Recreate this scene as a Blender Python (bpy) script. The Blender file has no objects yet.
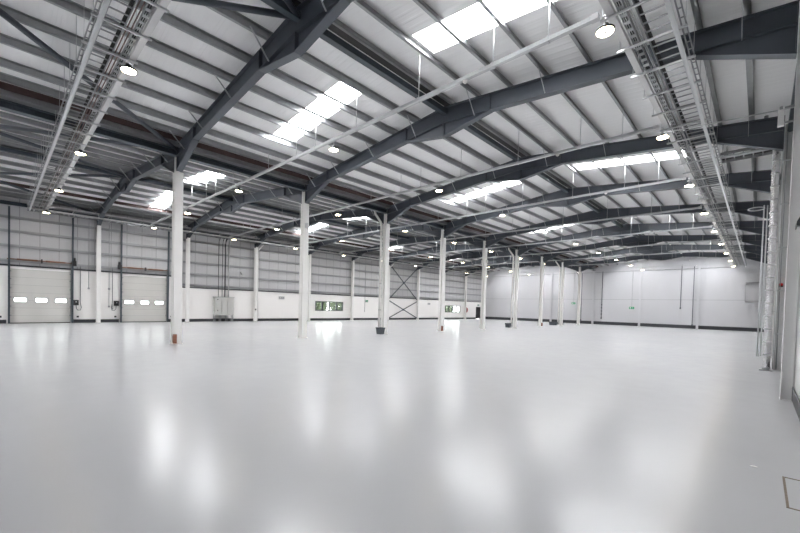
import bpy, math, random
from mathutils import Vector, Matrix
random.seed(7)
SC = bpy.context.scene
COL = SC.collection
R = math.radians

# ------------------------------------------------------------------ dimensions (metres)
EYE = 1.777
XW_R, XW_L, XV = 0.56, -35.73, -17.56        # right wall, left wall, valley column row
Y0, SP = -0.92, 6.0                          # frame grid along the hall
YB, YF = -7.0, 59.1                          # back wall and far wall
def FY(i): return Y0 + SP * i
RIDGES = (-8.50, -26.63)                     # ridge of main bay, ridge of dock-door bay
ZR, SLOPE = 8.98, 0.1                        # steel top at ridge, roof pitch
def steel_top(x):
    r = RIDGES[0] if x > XV else RIDGES[1]
    return ZR - SLOPE * abs(x - r)
PUR = 0.20

# ------------------------------------------------------------------ materials
def nodes(name):
    m = bpy.data.materials.new(name); m.use_nodes = True
    nt = m.node_tree; nt.nodes.clear()
    o = nt.nodes.new('ShaderNodeOutputMaterial')
    return m, nt, o
def N(nt, t, **kw):
    n = nt.nodes.new(t)
    for k, v in kw.items():
        if k in n.inputs: n.inputs[k].default_value = v
        else: setattr(n, k, v)
    return n
def L(nt, a, b): nt.links.new(a, b)

def mat(name, col, rough=.5, metal=0.0, var=.06, scale=3.0, bump=0.0, spec=.5, coat=0.0):
    m, nt, o = nodes(name)
    p = N(nt, 'ShaderNodeBsdfPrincipled')
    p.inputs['Roughness'].default_value = rough
    p.inputs['Metallic'].default_value = metal
    p.inputs['Specular IOR Level'].default_value = spec
    p.inputs['Coat Weight'].default_value = coat
    tc = N(nt, 'ShaderNodeTexCoord'); nz = N(nt, 'ShaderNodeTexNoise')
    nz.inputs['Scale'].default_value = scale; nz.inputs['Detail'].default_value = 3
    L(nt, tc.outputs['Object'], nz.inputs['Vector'])
    r = N(nt, 'ShaderNodeMapRange')
    r.inputs['To Min'].default_value = 1 - var; r.inputs['To Max'].default_value = 1 + var
    L(nt, nz.outputs['Fac'], r.inputs['Value'])
    mx = N(nt, 'ShaderNodeVectorMath', operation='SCALE')
    mx.inputs[0].default_value = col[:3]
    L(nt, r.outputs['Result'], mx.inputs['Scale'])
    L(nt, mx.outputs['Vector'], p.inputs['Base Color'])
    if bump:
        b = N(nt, 'ShaderNodeBump'); b.inputs['Strength'].default_value = bump; b.inputs['Distance'].default_value = .02
        L(nt, nz.outputs['Fac'], b.inputs['Height']); L(nt, b.outputs['Normal'], p.inputs['Normal'])
    L(nt, p.outputs['BSDF'], o.inputs['Surface'])
    m['p'] = p.name
    return m

def panel_mat(name, col, axis, pitch, seam, seamcol, rough=.45, ribs=0.0, ribpitch=.25, ribaxis=None, wide=.012):
    """painted sheet panels with joint lines across 'axis' every 'pitch' and fine ribs"""
    m = mat(name, col, rough, 0, .03, .6)
    nt = m.node_tree; p = nt.nodes[m['p']]
    tc = N(nt, 'ShaderNodeTexCoord'); sp = N(nt, 'ShaderNodeSeparateXYZ')
    L(nt, tc.outputs['Object'], sp.inputs[0])
    mod = N(nt, 'ShaderNodeMath', operation='PINGPONG'); mod.inputs[1].default_value = pitch / 2
    L(nt, sp.outputs[axis], mod.inputs[0])
    lt = N(nt, 'ShaderNodeMath', operation='LESS_THAN'); lt.inputs[1].default_value = wide
    L(nt, mod.outputs[0], lt.inputs[0])
    ml = N(nt, 'ShaderNodeMath', operation='MULTIPLY'); ml.inputs[1].default_value = seam
    L(nt, lt.outputs[0], ml.inputs[0])
    old = p.inputs['Base Color'].links[0].from_socket
    mx = N(nt, 'ShaderNodeMix', data_type='RGBA')
    L(nt, ml.outputs[0], mx.inputs['Factor']); L(nt, old, mx.inputs[6]); mx.inputs[7].default_value = (*seamcol, 1)
    L(nt, mx.outputs[2], p.inputs['Base Color'])
    if ribs:
        rm = N(nt, 'ShaderNodeMath', operation='PINGPONG'); rm.inputs[1].default_value = ribpitch / 2
        L(nt, sp.outputs[ribaxis or axis], rm.inputs[0])
        rr = N(nt, 'ShaderNodeMapRange'); rr.interpolation_type = 'SMOOTHSTEP'
        rr.inputs['From Min'].default_value = ribpitch * .28; rr.inputs['From Max'].default_value = ribpitch * .42
        L(nt, rm.outputs[0], rr.inputs['Value'])
        b = N(nt, 'ShaderNodeBump'); b.inputs['Strength'].default_value = ribs; b.inputs['Distance'].default_value = .03
        L(nt, rr.outputs['Result'], b.inputs['Height']); L(nt, b.outputs['Normal'], p.inputs['Normal'])
    return m

def emis(name, col, s):
    m, nt, o = nodes(name)
    e = N(nt, 'ShaderNodeEmission'); e.inputs['Color'].default_value = (*col, 1); e.inputs['Strength'].default_value = s
    L(nt, e.outputs[0], o.inputs['Surface']); return m
def pane_mat(name, tint, clear, translucent):
    m, nt, o = nodes(name)
    t = N(nt, 'ShaderNodeBsdfTransparent'); t.inputs[0].default_value = (*tint, 1)
    if translucent: g = N(nt, 'ShaderNodeBsdfTranslucent'); g.inputs[0].default_value = (*tint, 1)
    else: g = N(nt, 'ShaderNodeBsdfGlossy'); g.inputs['Roughness'].default_value = .02
    x = N(nt, 'ShaderNodeMixShader'); x.inputs[0].default_value = 1 - clear
    L(nt, t.outputs[0], x.inputs[1]); L(nt, g.outputs[0], x.inputs[2]); L(nt, x.outputs[0], o.inputs['Surface'])
    return m

M = {}
M['steel'] = mat('painted_steel', (.073, .085, .104), .42, 0, .10, 2.0)
M['beam'] = mat('painted_steel_beam', (.050, .066, .082), .42, 0, .10, 2.0)
M['white'] = mat('white_column_paint', (.86, .85, .83), .35, 0, .03, 2.0)
M['galv'] = mat('galvanised_steel', (.34, .35, .36), .40, .55, .16, 6.0)
M['purlin'] = mat('galvanised_purlin', (.33, .34, .345), .30, .8, .14, 5.0)
M['girt'] = mat('galvanised_wall_rail', (.36, .37, .38), .45, .4, .10, 5.0)
M['red'] = mat('red_oxide_purlin', (.070, .040, .037), .55, 0, .2, 5.0)
M['rod'] = mat('zinc_rod', (.55, .56, .57), .4, .4, .05, 8.0)
M['black'] = mat('black_plastic', (.012, .012, .013), .45, 0, .1, 8.0)
M['dark'] = mat('charcoal_trim', (.035, .038, .045), .45, 0, .1, 4.0)
M['pale'] = mat('pale_grey_enamel', (.60, .60, .60), .4, 0, .04, 4.0)
M['pipe'] = mat('white_pipe', (.58, .60, .61), .35, 0, .04, 4.0)
M['cab'] = mat('cabinet_grey', (.52, .52, .50), .45, 0, .03, 3.0)
M['foil'] = mat('foil_wrap', (.74, .74, .75), .26, .9, .18, 16.0, bump=.9)
M['door'] = panel_mat('sectional_door_panel', (.62, .61, .58), 'Z', .51, .5, (.33, .33, .32), .5)
M['wallup'] = panel_mat('upper_wall_liner', (.53, .53, .54), 'Y', .98, .7, (.24, .24, .25), .5, .08, .25, None, .02)
M['walllow'] = mat('lower_wall_panel', (.93, .91, .89), .38, 0, .02, .5)
M['wallfar'] = panel_mat('far_wall_panel', (.56, .56, .58), 'X', 5.9, .25, (.5, .5, .5), .4, .12, .3)
M['post'] = mat('end_wall_post_paint', (.58, .58, .60), .4, 0, .02, 2.0)
M['wallright'] = mat('duct_side_wall', (.70, .70, .70), .4, 0, .03, .5)
M['deck'] = panel_mat('roof_liner_sheet', (.84, .84, .84), 'Y', 1.0, .10, (.5, .5, .5), .45, .16, .25)
M['brown'] = mat('rusty_brown', (.25, .10, .06), .6, 0, .2, 20)
M['redp'] = mat('red_plastic', (.45, .02, .02), .35, 0, .05, 5)
M['green'] = mat('exit_green', (.02, .30, .14), .4, 0, .04, 5)
M['cable'] = mat('bronze_shaft', (.22, .11, .07), .45, .3, .2, 12)
M['orange'] = mat('orange_cable', (.17, .11, .10), .5, 0, .2, 12)
M['yard'] = mat('yard_concrete', (.42, .42, .40), .8, 0, .1, .5)
M['leaf'] = mat('hedge_leaf', (.060, .078, .040), .6, 0, .5, 3)
M['bark'] = mat('bark', (.12, .09, .06), .8, 0, .3, 6)
M['lens'] = emis('lamp_lens', (1.0, .84, .58), 20)
M['led'] = mat('led_board', (.8, .75, .6), .5)
M['sky'] = pane_mat('rooflight_sheet', (.97, .98, 1.0), .75, True)
M['glass'] = pane_mat('window_glass', (.50, .53, .52), .92, False)
M['vision'] = pane_mat('vision_pane', (.40, .42, .42), .85, True)

def floor_mat():
    m, nt, o = nodes('grey_resin_floor')
    p = N(nt, 'ShaderNodeBsdfPrincipled')
    tc = N(nt, 'ShaderNodeTexCoord')
    n1 = N(nt, 'ShaderNodeTexNoise'); n1.inputs['Scale'].default_value = .16; n1.inputs['Detail'].default_value = 4
    n2 = N(nt, 'ShaderNodeTexNoise'); n2.inputs['Scale'].default_value = 2.2; n2.inputs['Detail'].default_value = 6
    L(nt, tc.outputs['Object'], n1.inputs['Vector']); L(nt, tc.outputs['Object'], n2.inputs['Vector'])
    c = N(nt, 'ShaderNodeValToRGB')
    c.color_ramp.elements[0].position = .3; c.color_ramp.elements[0].color = (.575, .583, .60, 1)
    c.color_ramp.elements[1].position = .7; c.color_ramp.elements[1].color = (.615, .62, .632, 1)
    L(nt, n1.outputs['Fac'], c.inputs[0]); L(nt, c.outputs[0], p.inputs['Base Color'])
    r = N(nt, 'ShaderNodeMapRange'); r.inputs['To Min'].default_value = .20; r.inputs['To Max'].default_value = .262
    L(nt, n2.outputs['Fac'], r.inputs['Value']); L(nt, r.outputs[0], p.inputs['Roughness'])
    p.inputs['Specular IOR Level'].default_value = .6
    b = N(nt, 'ShaderNodeBump'); b.inputs['Strength'].default_value = .05; b.inputs['Distance'].default_value = .01
    L(nt, n2.outputs['Fac'], b.inputs['Height']); L(nt, b.outputs['Normal'], p.inputs['Normal'])
    L(nt, p.outputs[0], o.inputs['Surface'])
    return m
M['floor'] = floor_mat()

# ------------------------------------------------------------------ mesh helpers
class MB:
    def __init__(s): s.v = []; s.f = []; s.sm = []
    def add(s, vs, fs, smooth=False):
        k = len(s.v); s.v += [tuple(v) for v in vs]
        s.f += [tuple(i + k for i in f) for f in fs]; s.sm += [smooth] * len(fs)
        return s
    def box(s, x0, x1, y0, y1, z0, z1):
        x0, x1 = sorted((x0, x1)); y0, y1 = sorted((y0, y1)); z0, z1 = sorted((z0, z1))
        v = [(x, y, z) for z in (z0, z1) for y in (y0, y1) for x in (x0, x1)]
        return s.add(v, [(0, 2, 3, 1), (4, 5, 7, 6), (0, 1, 5, 4), (2, 6, 7, 3), (0, 4, 6, 2), (1, 3, 7, 5)])
    def bar(s, a, b, w, h, up=(0, 0, 1)):
        """rectangular bar from a to b, w across, h along up"""
        a, b = Vector(a), Vector(b); d = (b - a).normalized(); up = Vector(up)
        if abs(d.dot(up)) > .98: up = Vector((1, 0, 0))
        sd = d.cross(up).normalized(); u = sd.cross(d).normalized()
        v = []
        for p in (a, b):
            for i, j in ((-1, -1), (1, -1), (1, 1), (-1, 1)): v.append(p + sd * (i * w / 2) + u * (j * h / 2))
        return s.add(v, [(0, 1, 2, 3), (7, 6, 5, 4), (0, 4, 5, 1), (1, 5, 6, 2), (2, 6, 7, 3), (3, 7, 4, 0)])
    def tube(s, pts, r, n=8, cap=True):
        pts = [Vector(p) for p in pts]; rings = []
        rr = r if isinstance(r, (list, tuple)) else [r] * len(pts)
        for i, p in enumerate(pts):
            d = (pts[min(i + 1, len(pts) - 1)] - pts[max(i - 1, 0)]).normalized()
            ref = Vector((0, 0, 1)) if abs(d.z) < .9 else Vector((1, 0, 0))
            a = d.cross(ref).normalized(); b = d.cross(a).normalized()
            rings.append([p + (a * math.cos(t) + b * math.sin(t)) * rr[i] for t in [2 * math.pi * k / n for k in range(n)]])
        v = [q for ring in rings for q in ring]; f = []
        for i in range(len(pts) - 1):
            for k in range(n):
                f.append((i * n + k, i * n + (k + 1) % n, (i + 1) * n + (k + 1) % n, (i + 1) * n + k))
        if cap: f += [tuple(range(n - 1, -1, -1)), tuple((len(pts) - 1) * n + k for k in range(n))]
        return s.add(v, f, n > 4)
    def lathe(s, prof, c, n=20):
        """profile of (radius, z) round the vertical through c"""
        v = []; f = []
        for r, z in prof:
            for k in range(n):
                t = 2 * math.pi * k / n; v.append((c[0] + r * math.cos(t), c[1] + r * math.sin(t), c[2] + z))
        for i in range(len(prof) - 1):
            for k in range(n): f.append((i * n + k, i * n + (k + 1) % n, (i + 1) * n + (k + 1) % n, (i + 1) * n + k))
        return s.add(v, f, True)
    def prism(s, poly, axis, a, b):
        """extrude a 2D polygon along axis: 'Y' poly=(x,z); 'X' poly=(y,z); 'Z' poly=(x,y)"""
        n = len(poly)
        def P(p, t): return {'Y': (p[0], t, p[1]), 'X': (t, p[0], p[1]), 'Z': (p[0], p[1], t)}[axis]
        v = [P(p, a) for p in poly] + [P(p, b) for p in poly]
        f = [tuple(range(n)), tuple(range(2 * n - 1, n - 1, -1))] + [(i, i + n, (i + 1) % n + n, (i + 1) % n) for i in range(n)]
        return s.add(v, f)
    def build(s, name, m, parent=None, loc=None):
        me = bpy.data.meshes.new(name); me.from_pydata(s.v, [], s.f)
        me.polygons.foreach_set('use_smooth', s.sm); me.materials.append(m)
        import bmesh
        b = bmesh.new(); b.from_mesh(me); bmesh.ops.recalc_face_normals(b, faces=b.faces); b.to_mesh(me); b.free()
        me.update()
        o = bpy.data.objects.new(name, me); COL.objects.link(o)
        if parent is not None:
            o.parent = parent; o.location = -parent.location if parent.parent is None and parent.type == 'EMPTY' and loc is None else (loc or (0, 0, 0))
        elif loc: o.location = loc
        return o
def tag(o, label=None, cat=None, group=None, kind=None):
    if label: o['label'] = label
    if cat: o['category'] = cat
    if group: o['group'] = group
    if kind: o['kind'] = kind
    return o
def thing(name, loc, label, cat, group=None):
    o = bpy.data.objects.new(name, None); COL.objects.link(o); o.location = loc; o.empty_display_size = .1
    return tag(o, label, cat, group, 'thing')
def one(name, mb, m, label, cat, group=None):
    return tag(mb.build(name, m), label, cat, group, 'thing')
def struct(name, mb, m, parent=None, label=None):
    o = mb.build(name, m, parent)
    if parent is None: o['kind'] = 'structure'; o['category'] = name.rstrip('_0123456789').split('_')[0]
    if label: o['label'] = label
    return o
def clone(root, loc, label=None):
    r = root.copy(); COL.objects.link(r); r.location = loc
    if label: r['label'] = label
    for ch in list(root.children):
        c = ch.copy(); COL.objects.link(c); c.parent = r
        for g in list(ch.children):
            d = g.copy(); COL.objects.link(d); d.parent = c
    return r
ORD = ['nearest', 'second nearest', 'third nearest', 'fourth nearest', 'fifth nearest', 'sixth nearest', 'seventh nearest',
       'eighth nearest', 'ninth nearest', 'tenth nearest', 'eleventh nearest']

# ------------------------------------------------------------------ shell
struct('floor', MB().box(XW_L - .2, XW_R + .3, YB, YF + .2, -.15, 0), M['floor'], label='polished light grey resin floor of the empty warehouse')

# dock doors: Y ranges on the left wall ; windows
DOORS = [(.49, 3.60), (6.50, 9.62)]
DTOP = 3.60
WINS = [(24.10, 27.95), (47.9, 52.0)]
WZ = (1.07, 2.14)
PD = (56.8, 58.2)        # personnel door in the far left corner
SPLIT = FY(2) - .35      # the dado steps down here
def dado(y): return 3.76 if y < SPLIT else 2.90
low = MB()
def wall_piece(y0, y1, z0, z1): low.box(XW_L - .18, XW_L, y0, y1, z0, z1)
wall_piece(YB, DOORS[0][0], 0, 3.76)
wall_piece(DOORS[0][1], DOORS[1][0], 0, 3.76); wall_piece(DOORS[1][1], SPLIT, 0, 3.76)
wall_piece(DOORS[0][0], DOORS[0][1], DTOP, 3.76); wall_piece(DOORS[1][0], DOORS[1][1], DTOP, 3.76)
ys = SPLIT
for a, b in WINS:
    wall_piece(ys, a, 0, 2.9); wall_piece(a, b, 0, WZ[0]); wall_piece(a, b, WZ[1], 2.9); ys = b
wall_piece(ys, PD[0], 0, 2.9); wall_piece(PD[0], PD[1], 2.05, 2.9); wall_piece(PD[1], YF, 0, 2.9)
struct('wall_left', low, M['walllow'], label='white lower wall panels on the dock-door side')
up = MB(); up.box(XW_L - .22, XW_L - .04, YB, SPLIT, 3.76, 8.25); up.box(XW_L - .22, XW_L - .04, SPLIT, YF, 2.9, 8.25)
struct('wall_left_upper', up, M['wallup'], label='pale grey upper cladding above the dark dado strip on the dock-door side')
t = MB(); t.box(XW_L - .04, XW_L + .09, YB, SPLIT, 3.76, 3.87); t.box(XW_L - .04, XW_L + .09, SPLIT, YF, 2.9, 2.97)
t.box(XW_L - .04, XW_L + .09, SPLIT - .04, SPLIT, 2.97, 3.76)
struct('trim_1', t, M['dark'], label='dark dado strip between lower panels and upper cladding')
b = MB()
for a, c in ((YB, DOORS[0][0] - .12), (DOORS[0][1] + .12, DOORS[1][0] - .12), (DOORS[1][1] + .12, PD[0] - .1), (PD[1] + .1, YF)):
    b.box(XW_L, XW_L + .03, a, c, 0, .24)
struct('baseboard_left', b, M['dark'], label='black skirting along the dock-door side wall')

# far wall with gable top
def gable(y0, y1, top=.0):
    w = MB()
    pts = [(XW_L - .22, 0), (XW_R + .3, 0), (XW_R + .3, steel_top(XW_R) + .3)]
    pts += [(RIDGES[0], ZR + .3), (XV, steel_top(XV) + .3), (RIDGES[1], ZR + .3), (XW_L - .22, steel_top(XW_L) + .3)]
    return w.prism(pts, 'Y', y0, y1)
struct('wall_far', gable(YF, YF + .2), M['wallfar'], label='plain white panelled end wall beyond the columns')
struct('wall_back', gable(YB - .2, YB), M['wallfar'])
struct('trim_2', MB().box(XW_L, XW_R, YF - .012, YF, 3.53, 3.575), M['girt'], label='thin joint line across the far white wall')
struct('baseboard_far', MB().box(XW_L + .05, XW_R, YF - .03, YF, 0, .42), M['dark'], label='black skirting at the foot of the far wall')
struct('wall_right', MB().box(XW_R + .01, XW_R + .2, YB, YF, 0, 8.27), M['wallright'], label='pale grey wall beside the foil-wrapped downpipe')
struct('baseboard_right', MB().box(XW_R - .02, XW_R, YB, YF, .03, .30), M['dark'], label='dark skirting on the pale grey wall')

# roof deck with rooflight openings
LIGHT_ROWS = [FY(i + .5) for i in (-1, 1, 3, 5, 7, 9)]
HW = .47
def deck_z(x): return steel_top(x) + PUR
def slab(mb, xa, xb, ya, yb, th=.08):
    za, zb = deck_z(xa), deck_z(xb)
    v = []
    for dz in (0, th):
        v += [(xa, ya, za + dz), (xb, ya, zb + dz), (xb, yb, zb + dz), (xa, yb, za + dz)]
    mb.add(v, [(0, 1, 2, 3), (7, 6, 5, 4), (0, 4, 5, 1), (1, 5, 6, 2), (2, 6, 7, 3), (3, 7, 4, 0)])
RL = []
slopes = []
for r, (a, c) in zip(RIDGES, ((XV, XW_R + .25), (XW_L - .22, XV + 1e-4))):
    slopes += [(a, r, -1, r), (r, c, 1, r)]
deck = MB()
def dz2(x, r): return ZR - SLOPE * abs(x - r) + PUR
for a, c, sgn, r in slopes:
    xs = sorted((r + sgn * 1.47, r + sgn * 5.95))
    def S(xa, xb, ya, yb, mb=deck, dz=0, th=.08, r=r):
        za, zb = dz2(xa, r) + dz, dz2(xb, r) + dz
        v = []
        for q in (0, th): v += [(xa, ya, za + q), (xb, ya, zb + q), (xb, yb, zb + q), (xa, yb, za + q)]
        mb.add(v, [(0, 1, 2, 3), (7, 6, 5, 4), (0, 4, 5, 1), (1, 5, 6, 2), (2, 6, 7, 3), (3, 7, 4, 0)])
    y = YB - .2
    for ly in LIGHT_ROWS:
        if ly < 0 and r == RIDGES[0] and sgn > 0: continue   # unseen rear duct-side rooflight left out to darken the near floor corner
        S(a, c, y, ly - HW)
        S(a, xs[0], ly - HW, ly + HW); S(xs[1], c, ly - HW, ly + HW)
        y = ly + HW
        g = MB(); S(xs[0], xs[1], ly - HW, ly + HW, g, .03, .012)
        RL.append((g, xs, ly, r, sgn))
    S(a, c, y, YF + .2)
struct('ceiling', deck, M['deck'], label='pale grey ribbed roof lining above the purlins')
k = 0
for g, xs, ly, r, sgn in RL:
    k += 1
    struct('window_%d' % (k + 2), g, M['sky'], label='bright translucent rooflight strip set in the roof lining')
    # light portal for sampling the sky through this opening
    la = bpy.data.lights.new('rooflight_portal', 'AREA'); la.shape = 'RECTANGLE'; la.size = xs[1] - xs[0]; la.size_y = 2 * HW
    la.cycles.is_portal = True
    lo = bpy.data.objects.new('rooflight_portal', la); COL.objects.link(lo)
    xm = sum(xs) / 2
    lo.location = (xm, ly, dz2(xm, r) + .02); lo.rotation_euler = (0, sgn * math.atan(SLOPE), 0)

# ------------------------------------------------------------------ dock doors
for n, (a, c) in enumerate(DOORS):
    d = struct('door_%d' % (n + 1), MB().box(XW_L - .06, XW_L - .01, a, c, .04, 1.40).box(XW_L - .06, XW_L - .01, a, c, 1.72, DTOP)
               .box(XW_L - .06, XW_L - .01, a, a + .20, 1.4, 1.72)
               .box(XW_L - .06, XW_L - .01, a + .86, a + 1.24, 1.4, 1.72)
               .box(XW_L - .06, XW_L - .01, a + 1.88, a + 2.24, 1.4, 1.72)
               .box(XW_L - .06, XW_L - .01, c - .22, c, 1.4, 1.72),
               M['door'], label=('cream sectional dock door, the one nearer the grey tray corner' if n == 0 else 'cream sectional dock door behind the nearest white column'))
    for q in (.20, 1.24, 2.24):
        w = .66 if q < 2 else c - a - .22 - 2.24
        w = .66 if q == .2 else (.64 if q == 1.24 else w)
        y1 = a + q
        f = MB()
        f.box(XW_L - .02, XW_L + .012, y1, y1 + w, 1.4, 1.435).box(XW_L - .02, XW_L + .012, y1, y1 + w, 1.685, 1.72)
        f.box(XW_L - .02, XW_L + .012, y1, y1 + .035, 1.4, 1.72).box(XW_L - .02, XW_L + .012, y1 + w - .035, y1 + w, 1.4, 1.72)
        fo = f.build('window_frame', M['black'], d)
        MB().box(XW_L - .045, XW_L - .035, y1 + .03, y1 + w - .03, 1.43, 1.69).build('pane', M['vision'], fo)
    MB().box(XW_L - .05, XW_L + .03, a - .02, c + .02, 0, .05).build('bottom_seal', M['black'], d)
    for s, yy in ((-1, a), (1, c)):
        tr = MB().box(XW_L, XW_L + .10, yy - .05, yy + .05, 0, 4.35)
        for z in (.5, 1.1, 1.7, 2.3, 2.9, 3.4): tr.box(XW_L + .04, XW_L + .16, yy - s * .02, yy - s * .11, z, z + .07)
        tr.build('track', M['galv'], d)
    sh = MB().tube([(XW_L + .2, a - .1, 4.22), (XW_L + .2, c + .1, 4.22)], .035, 10).build('spring_shaft', M['cable'], d)
    MB().tube([(XW_L + .2, a + .35, 4.22), (XW_L + .2, a + 1.35, 4.22)], .06, 10).tube([(XW_L + .2, a + 1.75, 4.22), (XW_L + .2, c - .35, 4.22)], .06, 10).build('torsion_spring', M['cable'], sh)
    for yy in (a - .02, (a + c) / 2, c + .02):
        MB().box(XW_L - .03, XW_L + .26, yy - .03, yy + .03, 4.08, 4.34).build('shaft_bracket', M['black'], d)
    my = c + .12 if n == 0 else a - .12
    MB().box(XW_L, XW_L + .3, my - .1, my + .12, 4.05, 4.40).tube([(XW_L + .15, my, 4.4), (XW_L + .15, my, 4.62)], .09, 10).build('motor', M['black'], d)

# controllers with cord loops beside the doors
for n, (yy, txt) in enumerate(((3.84, 'black door control box beside the dock door nearer the tray corner'), (9.86, 'x'), (6.2, 'black door control box on the wall beside the dock door behind the nearest column'))):
    if n == 1: continue
    o = thing('door_controller', (XW_L, yy, 1.35), txt, 'control box', 'dock door control boxes')
    MB().box(XW_L, XW_L + .14, yy - .15, yy + .15, 1.26, 1.64).build('box', M['black'], o)
    MB().box(XW_L + .14, XW_L + .15, yy - .03, yy + .05, 1.47, 1.53).build('cover', M['pale'], o)
    s = 1 if n == 0 else -1
    pts = [(XW_L + .08, yy, 1.34), (XW_L + .08, yy + s * .03, 1.02), (XW_L + .08, yy + s * .12, .90), (XW_L + .08, yy + s * .26, .92), (XW_L + .08, yy + s * .30, 1.1), (XW_L + .05, yy + s * .24, 1.5), (XW_L + .05, yy + s * .24, 4.1)]
    MB().tube(pts, .018, 6).build('cord', M['dark'], o)
for yy, txt in ((.1, 'small black wall box low down, left of the dock door nearer the tray corner'), (3.95, 'small black wall box low down between first dock door and white column'),
                (6.15, 'small black wall box low down beside the second dock door'), (9.95, 'small black wall box low down, mostly beside the nearest white column')):
    one('wall_sensor', MB().box(XW_L, XW_L + .08, yy - .06, yy + .06, .38, .5).box(XW_L + .08, XW_L + .1, yy - .03, yy + .03, .41, .47), M['black'], txt, 'sensor', 'small black boxes near the dock doors')
for yy, z0, z1, txt in ((4.55, 2.5, 7.3, 'vertical grey conduit ending above the first control box'), (5.75, 1.2, 7.3, 'vertical grey conduit with pull switch between the dock doors'),
                        (5.95, 1.05, 1.5, 'short vertical grey conduit between the dock doors')):
    m = MB().tube([(XW_L + .06, yy, z0), (XW_L + .06, yy, z1)], .018, 6)
    m.box(XW_L, XW_L + .09, yy - .05, yy + .05, z0 - .06, z0 + .06)
    if z0 == 1.2: m.box(XW_L, XW_L + .09, yy - .06, yy + .06, 2.45, 2.6)
    one('conduit', m, M['girt'], txt, 'conduit', 'vertical wall conduits')

# ------------------------------------------------------------------ windows and the far corner door
for n, (a, c) in enumerate(WINS):
    f = MB(); t = .09
    xa, xb = XW_L - .12, XW_L + .02
    f.box(xa, xb, a, c, WZ[0], WZ[0] + t).box(xa, xb, a, c, WZ[1] - t, WZ[1])
    f.box(xa, xb, a, a + t, *WZ).box(xa, xb, c - t, c, *WZ)
    for q in (1, 2, 3):
        yy = a + (c - a) * q / 4; f.box(xa, xb, yy - .07, yy + .07, *WZ)
    w = struct('window_%d' % (n + 1), f, M['dark'], label=('wide four-pane window between the second and third white columns' if n == 0 else 'four-pane window with dark frame near the far corner'))
    MB().box(XW_L - .08, XW_L - .07, a + .03, c - .03, WZ[0] + .03, WZ[1] - .03).build('pane', M['glass'], w)
    ins = MB()
    for q in (0, 3):
        y1 = a + (c - a) * q / 4 + .1; y2 = a + (c - a) * (q + 1) / 4 - .1
        ins.box(XW_L - .06, XW_L, y1, y2, WZ[0] + .1, WZ[0] + .14).box(XW_L - .06, XW_L, y1, y2, WZ[1] - .14, WZ[1] - .1)
        ins.box(XW_L - .06, XW_L, y1, y1 + .04, WZ[0] + .1, WZ[1] - .1).box(XW_L - .06, XW_L, y2 - .04, y2, WZ[0] + .1, WZ[1] - .1)
    ins.build('opening_sash', M['dark'], w)
    la = bpy.data.lights.new('window_portal', 'AREA'); la.shape = 'RECTANGLE'; la.size = WZ[1] - WZ[0]; la.size_y = c - a
    la.cycles.is_portal = True
    lo = bpy.data.objects.new('window_portal', la); COL.objects.link(lo)
    lo.location = (XW_L - .2, (a + c) / 2, sum(WZ) / 2); lo.rotation_euler = (0, R(-90), 0)
d = struct('door_3', MB().box(XW_L - .06, XW_L - .01, PD[0] + .06, PD[1] - .06, .02, 2.0), M['black'], label='black single door in the far corner beside the end wall')
MB().box(XW_L - .1, XW_L + .03, PD[0], PD[0] + .07, 0, 2.06).box(XW_L - .1, XW_L + .03, PD[1] - .07, PD[1], 0, 2.06).box(XW_L - .1, XW_L + .03, PD[0], PD[1], 1.99, 2.06).build('door_frame', M['dark'], d)
MB().box(XW_L - .01, XW_L + .05, PD[0] + .15, PD[0] + .3, .98, 1.03).build('door_handle', M['galv'], d)

# ------------------------------------------------------------------ wall rails, jamb posts
RAILZ = [(6.95, YB), (6.05, YB), (5.10, YB), (4.12, YB), (3.16, SPLIT)]
RN = ['topmost horizontal wall rail on the upper cladding, just under the eaves tray', 'second horizontal wall rail from the top on the upper cladding', 'middle horizontal wall rail on the upper cladding',
      'fourth horizontal wall rail from the top, just above the dock doors', 'lowest horizontal wall rail, just above the dado past the dock doors']
for (z, ya), lb in zip(RAILZ, RN):
    g = MB(); x0, x1 = XW_L - .04, XW_L + .12
    g.prism([(x0, z - .09), (x1, z - .09), (x1, z - .06), (x0 + .012, z - .078), (x0 + .012, z + .09), (x0, z + .09)], 'Y', ya, YF - .02)
    one('wall_rail', g, M['girt'], lb, 'wall rail', 'wall cladding rails')
for y, z0, lb in ((.49, 0, 'dark steel post on the far-left edge of the nearer dock door'), (3.64, 0, 'dark steel post between the first dock door and its control box'),
               (6.47, 0, 'dark steel post on the near edge of the second dock door'), (9.64, 0, 'dark steel post on the far edge of the second dock door')):
    one('door_post', MB().box(XW_L + .17, XW_L + .27, y - .05, y + .05, z0, 7.6), M['beam'], lb, 'post', 'dark posts beside the dock doors')

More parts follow.
